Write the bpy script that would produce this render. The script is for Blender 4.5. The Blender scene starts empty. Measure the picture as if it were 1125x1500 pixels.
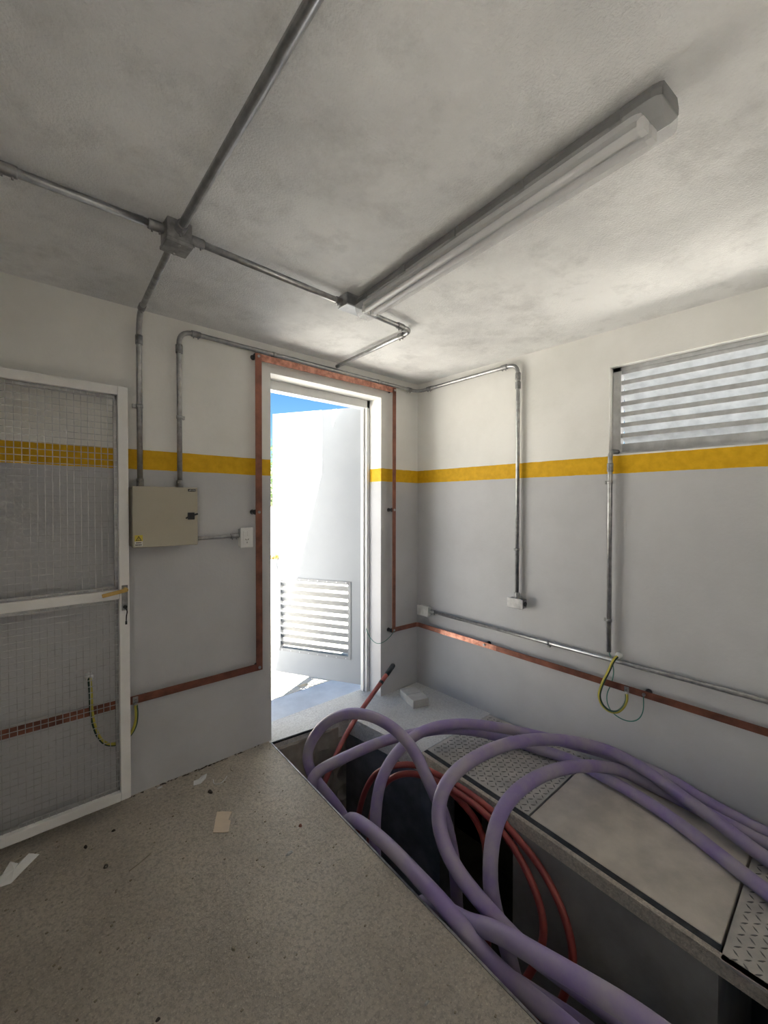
import bpy, math, random
from mathutils import Vector, Matrix, Quaternion
random.seed(7)
S = bpy.context.scene
COL = S.collection
R = math.radians

# ------------------------------------------------------------------ camera
CAMLOC = Vector((-2.6293, -2.4976, 1.5026))
YAW, PITCH, ROLL, FPX = R(42.0302), R(-1.0208), R(0.1107), 631.13
fw = Vector((math.sin(YAW)*math.cos(PITCH), math.cos(YAW)*math.cos(PITCH), math.sin(PITCH)))
rt = Vector((math.cos(YAW), -math.sin(YAW), 0))
up = rt.cross(fw)
rt, up = rt*math.cos(ROLL)+up*math.sin(ROLL), up*math.cos(ROLL)-rt*math.sin(ROLL)
cd = bpy.data.cameras.new('camera')
cam = bpy.data.objects.new('camera', cd); COL.objects.link(cam)
cd.sensor_fit = 'HORIZONTAL'; cd.sensor_width = 36.0; cd.lens = FPX/1125*36
cd.clip_start = 0.02; cd.clip_end = 300
cam.matrix_world = Matrix(((rt.x, up.x, -fw.x, CAMLOC.x), (rt.y, up.y, -fw.y, CAMLOC.y), (rt.z, up.z, -fw.z, CAMLOC.z), (0, 0, 0, 1)))
S.camera = cam

# ------------------------------------------------------------------ light
TOSUN = Vector((-0.42, -0.215, 0.881)).normalized()
W = bpy.data.worlds.new('sky'); S.world = W; W.use_nodes = True
wn = W.node_tree.nodes; wl = W.node_tree.links
sky = wn.new('ShaderNodeTexSky'); sky.sky_type = 'NISHITA'; sky.sun_disc = False
sky.sun_elevation = R(61.8); sky.sun_rotation = R(243); sky.air_density = 1.0; sky.dust_density = 0.3; sky.ozone_density = 2.0
wn['Background'].inputs['Strength'].default_value = 0.020
hs = wn.new('ShaderNodeHueSaturation'); hs.inputs['Saturation'].default_value = 1.35
wl.new(sky.outputs['Color'], hs.inputs['Color']); wl.new(hs.outputs['Color'], wn['Background'].inputs['Color'])
sd = bpy.data.lights.new('sun', 'SUN'); sd.energy = 6.0; sd.angle = R(0.53); sd.color = (1.0, 0.995, 0.985)
sun = bpy.data.objects.new('sun', sd); COL.objects.link(sun)
sun.location = (-4, -3, 8); sun.rotation_euler = (-TOSUN).to_track_quat('-Z', 'Y').to_euler()
V = S.view_settings
V.view_transform = 'Standard'; V.look = 'None'; V.gamma = 1.0; V.use_curve_mapping = False
V.exposure = 3.33

# ------------------------------------------------------------------ materials
def nt(name):
    m = bpy.data.materials.new(name); m.use_nodes = True
    t = m.node_tree; return m, t, t.nodes, t.links, t.nodes['Principled BSDF']
def noise(t, scale, detail=4, rough=.55, vec=None):
    n = t.nodes.new('ShaderNodeTexNoise'); n.inputs['Scale'].default_value = scale
    n.inputs['Detail'].default_value = detail; n.inputs['Roughness'].default_value = rough
    if vec is not None: t.links.new(vec, n.inputs['Vector'])
    return n.outputs['Fac']
def ramp(t, fac, a, b, p0=.35, p1=.65):
    r = t.nodes.new('ShaderNodeValToRGB'); r.color_ramp.elements[0].position = p0; r.color_ramp.elements[1].position = p1
    r.color_ramp.elements[0].color = (*a, 1); r.color_ramp.elements[1].color = (*b, 1)
    t.links.new(fac, r.inputs['Fac']); return r.outputs['Color']
def mixc(t, fac, a, b, mode='MIX'):
    n = t.nodes.new('ShaderNodeMix'); n.data_type = 'RGBA'; n.blend_type = mode
    if isinstance(fac, float): n.inputs[0].default_value = fac
    else: t.links.new(fac, n.inputs[0])
    for k, c in ((6, a), (7, b)):
        if isinstance(c, tuple): n.inputs[k].default_value = (*c, 1)
        else: t.links.new(c, n.inputs[k])
    return n.outputs[2]
def math_(t, op, a, b=0.0, c=None):
    n = t.nodes.new('ShaderNodeMath'); n.operation = op
    for i, v in enumerate((a, b, c)):
        if v is None: continue
        if isinstance(v, (int, float)): n.inputs[i].default_value = v
        else: t.links.new(v, n.inputs[i])
    return n.outputs[0]
def bump(t, bs, h, strength=.3, dist=.01):
    b = t.nodes.new('ShaderNodeBump'); b.inputs['Strength'].default_value = strength; b.inputs['Distance'].default_value = dist
    t.links.new(h, b.inputs['Height']); t.links.new(b.outputs[0], bs.inputs['Normal'])
def pos(t):
    g = t.nodes.new('ShaderNodeNewGeometry'); return g.outputs['Position']
def pm(name, c1, c2=None, scale=8, rough=.6, metal=0.0, bmp=None, p=(.35, .65), detail=5, spec=None):
    m, t, N, L, b = nt(name); P = pos(t)
    c2 = c2 or tuple(x*.85 for x in c1)
    L.new(ramp(t, noise(t, scale, detail, vec=P), c2, c1, *p), b.inputs['Base Color'])
    b.inputs['Roughness'].default_value = rough; b.inputs['Metallic'].default_value = metal
    if spec is not None: b.inputs['Specular IOR Level'].default_value = spec
    if bmp: bump(t, b, noise(t, bmp[0], 3, vec=P), bmp[1], bmp[2] if len(bmp) > 2 else .004)
    return m
M = {}
# painted wall: white above, yellow band, grey below
m, t, N, L, b = nt('wall_paint'); P = pos(t)
sep = N.new('ShaderNodeSeparateXYZ'); L.new(P, sep.inputs[0])
zz = math_(t, 'ADD', sep.outputs['Z'], math_(t, 'MULTIPLY', math_(t, 'SUBTRACT', noise(t, 14, 3, vec=P), .5), .006))
st = noise(t, 2.2, 6, .6, P)
white = ramp(t, st, (.75, .74, .70), (.83, .82, .785), .3, .6)
grey = ramp(t, st, (.485, .485, .495), (.545, .545, .555), .3, .6)
yel = ramp(t, noise(t, 25, 4, vec=P), (.64, .36, .006), (.74, .43, .01))
c = mixc(t, math_(t, 'GREATER_THAN', zz, 1.6805), grey, yel)
c = mixc(t, math_(t, 'GREATER_THAN', zz, 1.7816), c, white)
spots = ramp(t, noise(t, 38, 2, vec=P), (0, 0, 0), (1, 1, 1), .74, .80)
c = mixc(t, math_(t, 'MULTIPLY', spots, .10), c, (.25, .24, .22))
L.new(c, b.inputs['Base Color']); b.inputs['Roughness'].default_value = .62; b.inputs['Specular IOR Level'].default_value = .3
bump(t, b, math_(t, 'ADD', noise(t, 60, 4, vec=P), noise(t, 7, 3, vec=P)), .22, .004)
M['wall'] = m
# ceiling
m, t, N, L, b = nt('ceiling_plaster'); P = pos(t)
a = ramp(t, noise(t, 1.6, 6, .62, P), (.70, .70, .695), (.88, .88, .87), .33, .58)
a = mixc(t, math_(t, 'MULTIPLY', ramp(t, noise(t, 5.5, 8, .72, P), (0, 0, 0), (1, 1, 1), .50, .68), .34), a, (.42, .415, .40))
L.new(a, b.inputs['Base Color']); b.inputs['Roughness'].default_value = .8
bump(t, b, math_(t, 'ADD', noise(t, 130, 3, vec=P), math_(t, 'MULTIPLY', noise(t, 35, 3, vec=P), .8)), .55, .006)
M['ceil'] = m
# floor concrete
def floor_mat(name, lo, hi, dk):
    m, t, N, L, b = nt(name); P = pos(t)
    a = ramp(t, noise(t, 2.3, 7, .62, P), lo, hi, .3, .68)
    a = mixc(t, math_(t, 'MULTIPLY', ramp(t, noise(t, 70, 4, .7, P), (0, 0, 0), (1, 1, 1), .48, .60), .50), a, dk)
    a = mixc(t, math_(t, 'MULTIPLY', ramp(t, noise(t, 34, 6, .8, P), (0, 0, 0), (1, 1, 1), .53, .60), .45), a, dk)
    a = mixc(t, math_(t, 'MULTIPLY', ramp(t, noise(t, 120, 3, .6, P), (0, 0, 0), (1, 1, 1), .58, .66), .55), a, tuple(min(.9, x*1.25) for x in hi))
    L.new(a, b.inputs['Base Color']); b.inputs['Roughness'].default_value = .34; b.inputs['Specular IOR Level'].default_value = .85
    bump(t, b, math_(t, 'ADD', noise(t, 60, 6, .75, P), math_(t, 'MULTIPLY', noise(t, 14, 4, vec=P), 1.2)), 1.0, .016)
    return m
M['floor'] = floor_mat('floor_concrete', (.50, .435, .35), (.76, .675, .56), (.29, .25, .195))
M['floorpale'] = floor_mat('floor_pale_cement', (.64, .635, .62), (.82, .815, .80), (.50, .49, .475))
M['trench'] = pm('trench_concrete', (.44, .40, .34), (.22, .20, .175), 5, .7, bmp=(40, .4, .006))
M['voidshade'] = pm('void_shade_concrete', (.10, .095, .085), (.05, .048, .044), 5, .7, bmp=(40, .4, .006))  # concrete colour darkened to paint in the shade of the trench void
M['trenchsmooth'] = pm('trench_smooth_render', (.24, .25, .265), (.12, .125, .135), 6, .5, bmp=(25, .15), p=(.4, .75))
M['pillar'] = pm('pillar_concrete', (.30, .29, .27), (.23, .22, .205), 6, .75, bmp=(60, .2))
M['cover'] = pm('cover_concrete', (.56, .51, .45), (.42, .385, .34), 7, .75, bmp=(90, .35))
M['plate'] = pm('dusty_steel_plate', (.50, .47, .43), (.34, .325, .30), 9, .6, .15, bmp=(120, .2))
M['lug'] = pm('worn_steel_lug', (.15, .145, .14), (.09, .09, .085), 30, .45, .5)
M['steeldark'] = pm('dark_steel_angle', (.05, .055, .06), (.025, .028, .03), 30, .5, .5)
M['steeledge'] = pm('grey_steel_angle', (.32, .32, .32), (.16, .155, .15), 25, .45, .7)
M['galv'] = pm('galvanized_steel', (.46, .46, .46), (.31, .31, .31), 28, .34, .85)
M['galvdark'] = pm('dull_zinc_casting', (.36, .36, .36), (.22, .22, .22), 35, .45, .7)
M['alu'] = pm('aluminium', (.66, .67, .68), (.52, .53, .54), 18, .4, .5)
M['copper'] = pm('copper_oxidised', (.33, .135, .09), (.15, .065, .05), 11, .42, .7, p=(.3, .7))
M['coppernew'] = pm('copper_scraped', (.66, .33, .24), (.33, .13, .09), 26, .42, .6, bmp=(60, .3), p=(.38, .62))
M['black'] = pm('black_plastic', (.015, .015, .018), (.01, .01, .012), 10, .4)
M['beige'] = pm('beige_enamel', (.44, .405, .32), (.42, .385, .30), 6, .45)
M['beigeside'] = M['beige']
M['whiteplastic'] = pm('white_plastic', (.76, .76, .75), (.70, .70, .69), 5, .4)
M['whitepaint'] = pm('white_steel_paint', (.74, .74, .73), (.66, .66, .65), 6, .45)
M['gate'] = pm('gate_white_paint', (.88, .87, .85), (.80, .79, .77), 7, .5)
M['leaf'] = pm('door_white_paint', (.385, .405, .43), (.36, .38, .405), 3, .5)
M['wire'] = pm('galvanized_wire', (.55, .55, .55), (.38, .38, .38), 30, .45, .6)
M['slat'] = pm('door_slat_grey', (.34, .35, .36), (.29, .30, .31), 18, .5, .1)
M['brass'] = pm('brass', (.62, .43, .15), (.50, .33, .10), 20, .35, .8)
M['yellow'] = pm('cable_yellow', (.52, .46, .07), (.40, .35, .05), 20, .5)
M['green'] = pm('cable_green', (.02, .075, .045), (.015, .05, .03), 20, .5)
M['teal'] = pm('wire_green', (.04, .20, .16), (.03, .15, .12), 20, .5)
M['purple'] = pm('purple_sheath', (.255, .19, .40), (.34, .295, .37), 7, .48, bmp=(30, .08), p=(.38, .62))
M['red'] = pm('red_conduit', (.35, .075, .062), (.25, .05, .045), 9, .45)
M['tape'] = pm('grey_black_tape', (.06, .06, .06), (.03, .03, .03), 20, .6)
M['block'] = pm('cement_block', (.52, .51, .48), (.42, .41, .385), 16, .85, bmp=(140, .5))
M['card'] = pm('cardboard', (.74, .61, .47), (.66, .54, .41), 12, .8)
M['paper'] = pm('paper', (.90, .90, .89), (.84, .84, .83), 12, .8)
M['twig'] = pm('straw', (.42, .37, .27), (.33, .28, .2), 20, .8)
M['dirt'] = pm('dark_crumb', (.10, .08, .06), (.06, .05, .04), 30, .9)
M['redbit'] = pm('red_brick_crumb', (.30, .12, .08), (.22, .08, .05), 30, .9)
M['signyellow'] = pm('sign_yellow', (.62, .50, .06), (.58, .46, .05), 10, .5)
M['signwhite'] = pm('sign_white', (.62, .61, .57), (.58, .57, .53), 10, .5)
M['tray'] = pm('fitting_tray', (.56, .56, .56), (.50, .50, .50), 6, .4)
M['housing'] = pm('fitting_housing', (.17, .17, .17), (.14, .14, .14), 8, .45)
M['tubeglass'] = pm('lamp_tube_white', (.72, .72, .72), (.70, .70, .70), 5, .25)
M['apron'] = pm('apron_concrete', (.60, .61, .61), (.50, .51, .51), 6, .7, bmp=(60, .3))
M['paver'] = pm('cream_paver', (.62, .56, .45), (.53, .475, .375), 12, .8, bmp=(90, .3))
M['yard'] = pm('yard_paving', (.62, .585, .51), (.54, .505, .44), 4, .85)
M['outwall'] = pm('boundary_render', (.74, .73, .70), (.66, .65, .62), 3, .8)
M['leafgreen'] = pm('shrub_leaf', (.12, .20, .05), (.05, .10, .025), 3, .6)
M['bark'] = pm('bark', (.18, .13, .09), (.10, .07, .05), 12, .9)
M['shadowpost'] = pm('shadow_post_grey', (.55, .55, .53), (.48, .48, .46), 6, .5)
# clear diffuser
m, t, N, L, b = nt('clear_diffuser')
b.inputs['Base Color'].default_value = (.78, .78, .78, 1); b.inputs['Roughness'].default_value = .22
tr = N.new('ShaderNodeBsdfTransparent'); mx = N.new('ShaderNodeMixShader'); mx.inputs[0].default_value = .30
L.new(tr.outputs[0], mx.inputs[1]); L.new(b.outputs[0], mx.inputs[2]); L.new(mx.outputs[0], N['Material Output'].inputs['Surface'])
M['diff'] = m

# ------------------------------------------------------------------ mesh helpers
ORG = {}
class MB:
    def __init__(s): s.v = []; s.f = []; s.mi = []; s.sm = []
    def _f(s, idx, mi=0, sm=False): s.f.append(idx); s.mi.append(mi); s.sm.append(sm)
    def hexa(s, c, mi=0):
        n = len(s.v); s.v += [tuple(p) for p in c]
        for q in ((3, 2, 1, 0), (4, 5, 6, 7), (0, 1, 5, 4), (1, 2, 6, 5), (2, 3, 7, 6), (3, 0, 4, 7)): s._f([n+i for i in q], mi)
        return s
    def box(s, x0, x1, y0, y1, z0, z1, mi=0):
        return s.hexa([(x0, y0, z0), (x1, y0, z0), (x1, y1, z0), (x0, y1, z0), (x0, y0, z1), (x1, y0, z1), (x1, y1, z1), (x0, y1, z1)], mi)
    def obox(s, c, a, b, d, mi=0):
        c, a, b, d = map(Vector, (c, a, b, d))
        if a.cross(b).dot(d) < 0: a = -a
        return s.hexa([c-a-b-d, c+a-b-d, c+a+b-d, c-a+b-d, c-a-b+d, c+a-b+d, c+a+b+d, c-a+b+d], mi)
    def prism(s, poly, z0, z1, mi=0):
        ar = sum(poly[i][0]*poly[(i+1) % len(poly)][1]-poly[(i+1) % len(poly)][0]*poly[i][1] for i in range(len(poly)))
        if ar < 0: poly = poly[::-1]
        n = len(s.v); k = len(poly)
        s.v += [(x, y, z0) for x, y in poly]+[(x, y, z1) for x, y in poly]
        s._f([n+i for i in range(k)][::-1], mi); s._f([n+k+i for i in range(k)], mi)
        for i in range(k): j = (i+1) % k; s._f([n+i, n+j, n+k+j, n+k+i], mi)
        return s
    def tube(s, pts, r, n=12, mi=0, stripe=None, rf=None):
        pts = [Vector(p) for p in pts]; base = len(s.v); K = len(pts)
        T = [(pts[min(i+1, K-1)]-pts[max(i-1, 0)]).normalized() for i in range(K)]
        u = T[0].orthogonal().normalized()
        for i in range(K):
            if i: u = (u-T[i]*u.dot(T[i])).normalized()
            w = T[i].cross(u); rr = r if rf is None else r*rf(i/(K-1))
            for k in range(n):
                a = 2*math.pi*k/n; s.v.append(tuple(pts[i]+(u*math.cos(a)+w*math.sin(a))*rr))
        for i in range(K-1):
            for k in range(n):
                k2 = (k+1) % n; q = base+i*n
                s._f([q+k, q+k2, q+n+k2, q+n+k], (stripe(k/n) if stripe else mi), True)
        s._f([base+k for k in range(n)][::-1], mi); s._f([base+(K-1)*n+k for k in range(n)], mi)
        return s
    def cyl(s, a, b, r, n=14, mi=0): return s.tube([a, b], r, n, mi)
    def build(s, name, mats, parent=None, bevel=0, loc=None):
        if not isinstance(mats, (list, tuple)): mats = [mats]
        if parent is not None: org = ORG[parent.name]
        else:
            xs, ys, zs = zip(*s.v)
            org = Vector(loc) if loc else Vector(((min(xs)+max(xs))/2, (min(ys)+max(ys))/2, min(zs)))
        me = bpy.data.meshes.new(name)
        me.from_pydata([tuple(Vector(p)-org) for p in s.v], [], s.f)
        for mm in mats: me.materials.append(M[mm])
        me.polygons.foreach_set('material_index', s.mi); me.polygons.foreach_set('use_smooth', s.sm); me.update()
        o = bpy.data.objects.new(name, me); COL.objects.link(o)
        ORG[o.name] = org
        if parent is not None: o.parent = parent
        else: o.location = org
        if bevel:
            bv = o.modifiers.new('bevel', 'BEVEL'); bv.width = bevel; bv.segments = 2; bv.limit_method = 'ANGLE'
        return o
def tag(o, label, cat, group=None):
    o['label'] = label; o['category'] = cat
    if group: o['group'] = group
    return o
def stuff(o): o['kind'] = 'stuff'; return o
def struct(o): o['kind'] = 'structure'; return o
def thing(name, label, cat, loc, group=None):
    o = bpy.data.objects.new(name, None); COL.objects.link(o); o.location = loc; o.empty_display_size = .05
    ORG[o.name] = Vector(loc); return tag(o, label, cat, group)
def sgroup(name, loc):
    o = bpy.data.objects.new(name, None); COL.objects.link(o); o.location = loc; ORG[o.name] = Vector(loc); return struct(o)
def spline(P, step=.02):
    P = [Vector(p) for p in P]; Q = [P[0]*2-P[1]]+P+[P[-1]*2-P[-2]]; out = []
    for i in range(1, len(Q)-2):
        p0, p1, p2, p3 = Q[i-1:i+3]
        t0 = 0; t1 = t0+max((p1-p0).length, 1e-4)**.5; t2 = t1+max((p2-p1).length, 1e-4)**.5; t3 = t2+max((p3-p2).length, 1e-4)**.5
        n = max(2, int((p2-p1).length/step))
        for k in range(n):
            t = t1+(t2-t1)*k/n
            A1 = p0*((t1-t)/(t1-t0))+p1*((t-t0)/(t1-t0)); A2 = p1*((t2-t)/(t2-t1))+p2*((t-t1)/(t2-t1)); A3 = p2*((t3-t)/(t3-t2))+p3*((t-t2)/(t3-t2))
            B1 = A1*((t2-t)/(t2-t0))+A2*((t-t0)/(t2-t0)); B2 = A2*((t3-t)/(t3-t1))+A3*((t-t1)/(t3-t1))
            out.append(B1*((t2-t)/(t2-t1))+B2*((t-t1)/(t2-t1)))
    out.append(P[-1]); return out
def smooth_path(p, it=6):
    p = [Vector(q) for q in p]
    for _ in range(it): p = [p[0]]+[(p[i-1]+p[i]*2+p[i+1])/4 for i in range(1, len(p)-1)]+[p[-1]]
    return p
def fillet(P, rad, n=8):
    P = [Vector(p) for p in P]; out = [P[0]]
    for i in range(1, len(P)-1):
        a = (P[i-1]-P[i]); b = (P[i+1]-P[i]); d = min(rad, a.length*.48, b.length*.48)
        s = P[i]+a.normalized()*d; e = P[i]+b.normalized()*d
        for k in range(n+1):
            t = k/n; out.append(s*(1-t)**2+P[i]*2*t*(1-t)+e*t*t)
    out.append(P[-1]); return out

# ------------------------------------------------------------------ room shell
X0, Y0, H = -3.5, -4.5, 2.5
DL, DR, DH = -1.34, -0.41, 2.325
wb = MB().box(X0-.15, DL, 0, .21, -.3, H).box(DR, .15, 0, .21, -.3, H).box(DL, DR, 0, .21, DH, H)
struct(wb.build('wall_back', 'wall'))
WY0, WY1, WZ0, WZ1 = -2.75, -1.515, 1.79, 2.293
wr = MB().box(0, .15, WY1, 0, -.3, H).box(0, .15, Y0-.15, WY0, -.3, H).box(0, .15, WY0, WY1, -.3, WZ0).box(0, .15, WY0, WY1, WZ1, H)
struct(wr.build('wall_right', 'wall'))
struct(MB().box(X0-.15, X0, -3.30, 0, -.3, H).box(X0-.15, X0, Y0-.15, -3.80, -.3, H).box(X0-.15, X0, -3.80, -3.30, 2.25, H).box(X0-.15, X0, -3.80, -3.30, -.3, 0).build('wall_left', 'wall'))  # opening added behind the camera to let in fill daylight
wf = MB().box(X0, 0, Y0-.15, Y0, -.3, H)
struct(wf.build('wall_front', 'wall'))
CEIL = struct(MB().box(X0-.25, .35, Y0-.25, .30, H, 2.69).build('ceiling', 'ceil'))
MB().tube([(-1.06, .235, 2.69), (-1.06, .235, 3.5)], .052, 20).build('shadow_post', 'shadowpost', CEIL)  # unseen roof post, added to cast the shadow band on the door leaf
# floor
def ledge(y): return -1.36-(-.03-y)*.0642
fl = MB()
fl.prism([(X0, Y0), (ledge(-3.6), Y0), (ledge(-3.6), -3.6), (-1.36, -.03), (-1.36, 0), (X0, 0)], -.12, 0)
fl.prism([(-1.36, -.03), (-.79, -.09), (-.735, -.73), (0, -.73), (0, 0), (-1.36, 0)], -.12, 0, 1)
fl.box(DL, DR, 0, .21, -.26, 0, 1)
fl.prism([(ledge(-3.6), Y0), (0, Y0), (0, -3.6), (ledge(-3.6), -3.6)], -.12, 0)
fl.prism([(-.735, -.73), (-.785, -1.4), (-.86, -2.2), (-.95, -3.6), (-.926, -3.6), (-.836, -2.2), (-.761, -1.4), (-.711, -.73)], -.06, 0)
FLOOR = struct(fl.build('floor', ['floor', 'floorpale'], loc=(0, 0, 0)))
# trench shell (children of the floor)
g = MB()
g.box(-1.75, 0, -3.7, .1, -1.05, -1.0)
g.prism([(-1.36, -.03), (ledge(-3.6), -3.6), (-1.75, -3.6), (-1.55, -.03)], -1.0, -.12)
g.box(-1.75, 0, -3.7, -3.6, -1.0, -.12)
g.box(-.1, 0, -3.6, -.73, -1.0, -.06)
g.build('trench_bed', 'voidshade', FLOOR)
# far end of the trench with duct mouths
g = MB(); YB = -.05
def wq(x0, x1, z0, z1): g.box(x0, x1, YB, YB+.1, z0, z1)
def hole(x0, x1, z0, z1, r=.056, n=20):
    cx, cz = (x0+x1)/2, (z0+z1)/2; b0 = len(g.v)
    for k in range(n):
        a = 2*math.pi*(k+.5)/n; ca, sa = math.cos(a), math.sin(a); q = max(abs(ca), abs(sa))
        g.v.append((cx+ca/q*(x1-x0)/2, YB, cz+sa/q*(z1-z0)/2)); g.v.append((cx+ca*r, YB, cz+sa*r)); g.v.append((cx+ca*r, YB+.3, cz+sa*r))
    for k in range(n):
        a, c_ = b0+3*k, b0+3*((k+1) % n)
        g._f([a, c_, c_+1, a+1]); g._f([a+1, c_+1, c_+2, a+2], 0, True)
    g._f([b0+3*k+2 for k in range(n)], 1)
wq(-1.6, -1.016, -1.0, -.1); wq(-.736, -.6, -1.0, -.1)
wq(-.876, -.736, -.34, -.1); hole(-.876, -.736, -.48, -.34); hole(-.876, -.736, -.62, -.48); wq(-.876, -.736, -1.0, -.62)
wq(-1.016, -.876, -.32, -.1); hole(-1.016, -.876, -.46, -.32); hole(-1.016, -.876, -.60, -.46); wq(-1.016, -.876, -1.0, -.60)
g.build('duct_wall', ['trench', 'black'], FLOOR)
MB().prism([(-.79, -.06), (-.735, -.73), (-.752, -.9), (-.62, -.9), (-.62, -.06)], -1.0, -.12).prism([(-.735, -.73), (-.752, -.9), (-.62, -.9), (-.62, -.73)], -.12, -.06).build('trench_side_wall', 'trenchsmooth', FLOOR)
MB().prism([(-.785, -1.39), (-.86, -2.2), (-.15, -2.2), (-.15, -1.39)], -1.0, -.06).build('trench_pillar', 'pillar', FLOOR)
jag = [(-1.36, -.03)]+[(-1.36+k*.04, -.055-.012*random.random()-.03*(k % 3 == 1)*random.random()-k*.002) for k in range(1, 13)]+[(-.86, -.03)]
MB().prism(jag, -.16, -.045).build('broken_ledge', 'trench', FLOOR)
# steel edgings
e = MB(); a0 = Vector((-1.36, -.03, 0)); a1 = Vector((ledge(-3.6), -3.6, 0))
dv = (a1-a0).normalized(); nv = Vector((-dv.y, dv.x, 0))
e.obox((a0+a1)/2+Vector((0, 0, -.02))+nv*.002, (a1-a0)/2, nv*.004, (0, 0, .0235))
struct(e.build('trim_1', 'steeledge'))
e = MB(); e.prism([(-1.36, -.036), (-.79, -.096), (-.79, -.088), (-1.36, -.028)], -.010, .003)
struct(e.build('trim_2', 'steeldark'))
e = MB(); e.prism([(-.711, -.73), (-.761, -1.4), (-.836, -2.2), (-.800, -2.2), (-.725, -1.4), (-.675, -.73)], -.03, -.003)
struct(e.build('trim_3', 'steeldark'))
# ---------------- door
HG = Vector((-.44, .21, 0)); DD = Vector((-.46436, .88564, 0)); DN = Vector((-.88564, -.46436, 0)); UZ = Vector((0, 0, 1))
def LP(s, tt, z): return HG+DD*s+DN*tt+UZ*z
door = sgroup('door_1', (-.87, .17, 0))
MB().box(DL, DL+.035, .135, .215, 0, DH).box(DR-.03, DR, .135, .215, 0, DH).box(DL, DR, .135, .215, DH-.062, DH).box(DR-.045, DR-.03, .16, .19, 0, DH-.06).build('door_frame', 'whitepaint', door, .003)
lf = MB(); LZ0, LZ1, LW = .035, 2.285, .836; a_, b_ = .1, .772; z_, y_ = .24, .855
def lbox(mb, s0, s1, t0, t1, z0, z1, mi=0): return mb.obox(LP((s0+s1)/2, (t0+t1)/2, (z0+z1)/2), DD*(s1-s0)/2, DN*(t1-t0)/2, UZ*(z1-z0)/2, mi)
lbox(lf, 0.0, a_, -.04, 0, LZ0, LZ1); lbox(lf, b_, LW, -.04, 0, LZ0, LZ1); lbox(lf, a_, b_, -.04, 0, LZ0, z_); lbox(lf, a_, b_, -.04, 0, y_, LZ1)
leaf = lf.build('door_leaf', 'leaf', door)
fr = MB()
for q in ((a_-.012, a_+.012, z_-.012, y_+.012), (b_-.012, b_+.012, z_-.012, y_+.012), (a_, b_, z_-.014, z_+.012), (a_, b_, y_-.012, y_+.014)): lbox(fr, q[0], q[1], -.045, .005, q[2], q[3])
fr.build('louvre_frame', 'slat', leaf)
rv = MB()
for k in range(8):
    for zz_ in (z_-.004, y_+.004): q = LP(a_+.03+k*(b_-a_-.06)/7, .005, zz_); rv.cyl(q, q+DN*.003, .005, 8)
rv.build('rivets', 'alu', leaf)
for k in range(9):
    z = z_+.05+k*(y_-z_-.075)/8.4
    MB().obox(LP((a_+b_)/2, -.02, z), DD*(b_-a_)/2, (DN*.026+UZ*.026), (DN*-.0008+UZ*.0008)).build('slat', 'slat', leaf)
for k, z in enumerate((.35, 1.2, 2.05)):
    q = LP(-.004, -.01, z); MB().cyl(q-UZ*.05, q+UZ*.05, .009, 10).build('hinge', 'alu', leaf)
kb = MB(); q = LP(.80, 0, 1.046); kb.cyl(q, q+DN*.012, .024, 16).cyl(q+DN*.012, q+DN*.05, .012, 12).tube([q+DN*.045, q+DN*.055, q+DN*.07, q+DN*.08], .022, 14, rf=lambda u: (.6, 1, 1, .5)[round(u*3)])
kn = kb.build('door_knob', 'brass', leaf)
q = LP(.80, .03, .985); MB().obox(q, DD*.012, DN*.001, UZ*.028).obox(q-UZ*.04, DD*.018, DN*.001, UZ*.018).build('key_tag', 'whiteplastic', leaf)
# ---------------- window
win = sgroup('window_1', (.08, (WY0+WY1)/2, WZ0))
MB().box(.05, .10, WY1-.045, WY1-.002, WZ0, WZ1).box(.05, .10, WY0, WY0+.04, WZ0, WZ1).box(.05, .10, WY0, WY1, WZ1-.022, WZ1).box(.05, .10, WY0, WY1, WZ0, WZ0+.018).box(.075, .08, WY0, WY1, WZ0, WZ0+.065).build('window_frame', 'alu', win)
for k in range(7):
    z = WZ0+.095+k*.0605
    q = Vector((.09, (WY0+WY1)/2, z)); a = Vector((.032, 0, -.027)); nn = Vector((.027, 0, .032)).normalized()*.0008
    MB().obox(q, a, (0, (WY1-WY0)/2-.045, 0), nn).obox((.0575, q.y, z+.0155), (.0008, 0, 0), (0, (WY1-WY0)/2-.045, 0), (0, 0, .0125)).build('slat', 'alu', win)
# ---------------- outside ground
gr = MB()
gr.box(-30, 30, 1.0, 45, -.40, -.262).box(.15, 30, -30, 1.0, -.40, -.262).box(-30, X0-.15, -30, 1.0, -.40, -.262).box(X0-.15, .15, -30, Y0-.15, -.40, -.262)
GROUND = struct(gr.build('ground', 'yard', loc=(0, 0, -.4)))
struct(MB().box(X0-.15, .15, .21, 1.0, -.40, -.242).build('apron', 'apron'))
pv = MB().box(-.098, .098, -.048, .048, -.262, -.240); pm_ = None
def paver(x, y, rot):
    global pm_
    if pm_ is None:
        o = pv.build('paver', 'paver', loc=(0, 0, -.262)); o.modifiers.clear(); pm_ = o
    else:
        o = pm_.copy(); COL.objects.link(o)
    o.parent = GROUND; o.location = (x, y, .138); o.rotation_euler = (0, 0, rot)
U = .1
for i in range(-15, 5):
    for j in range(0, 14):
        k = (i+j) % 4; cx, cy = i*U+U/2, 1.0+j*U+U/2
        # herringbone: horizontal brick starts where k==0, vertical brick where k==2
        if k == 0: paver(cx+U/2, cy, 0)
        elif k == 2 and j < 13: paver(cx, cy+U/2, math.pi/2)

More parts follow.
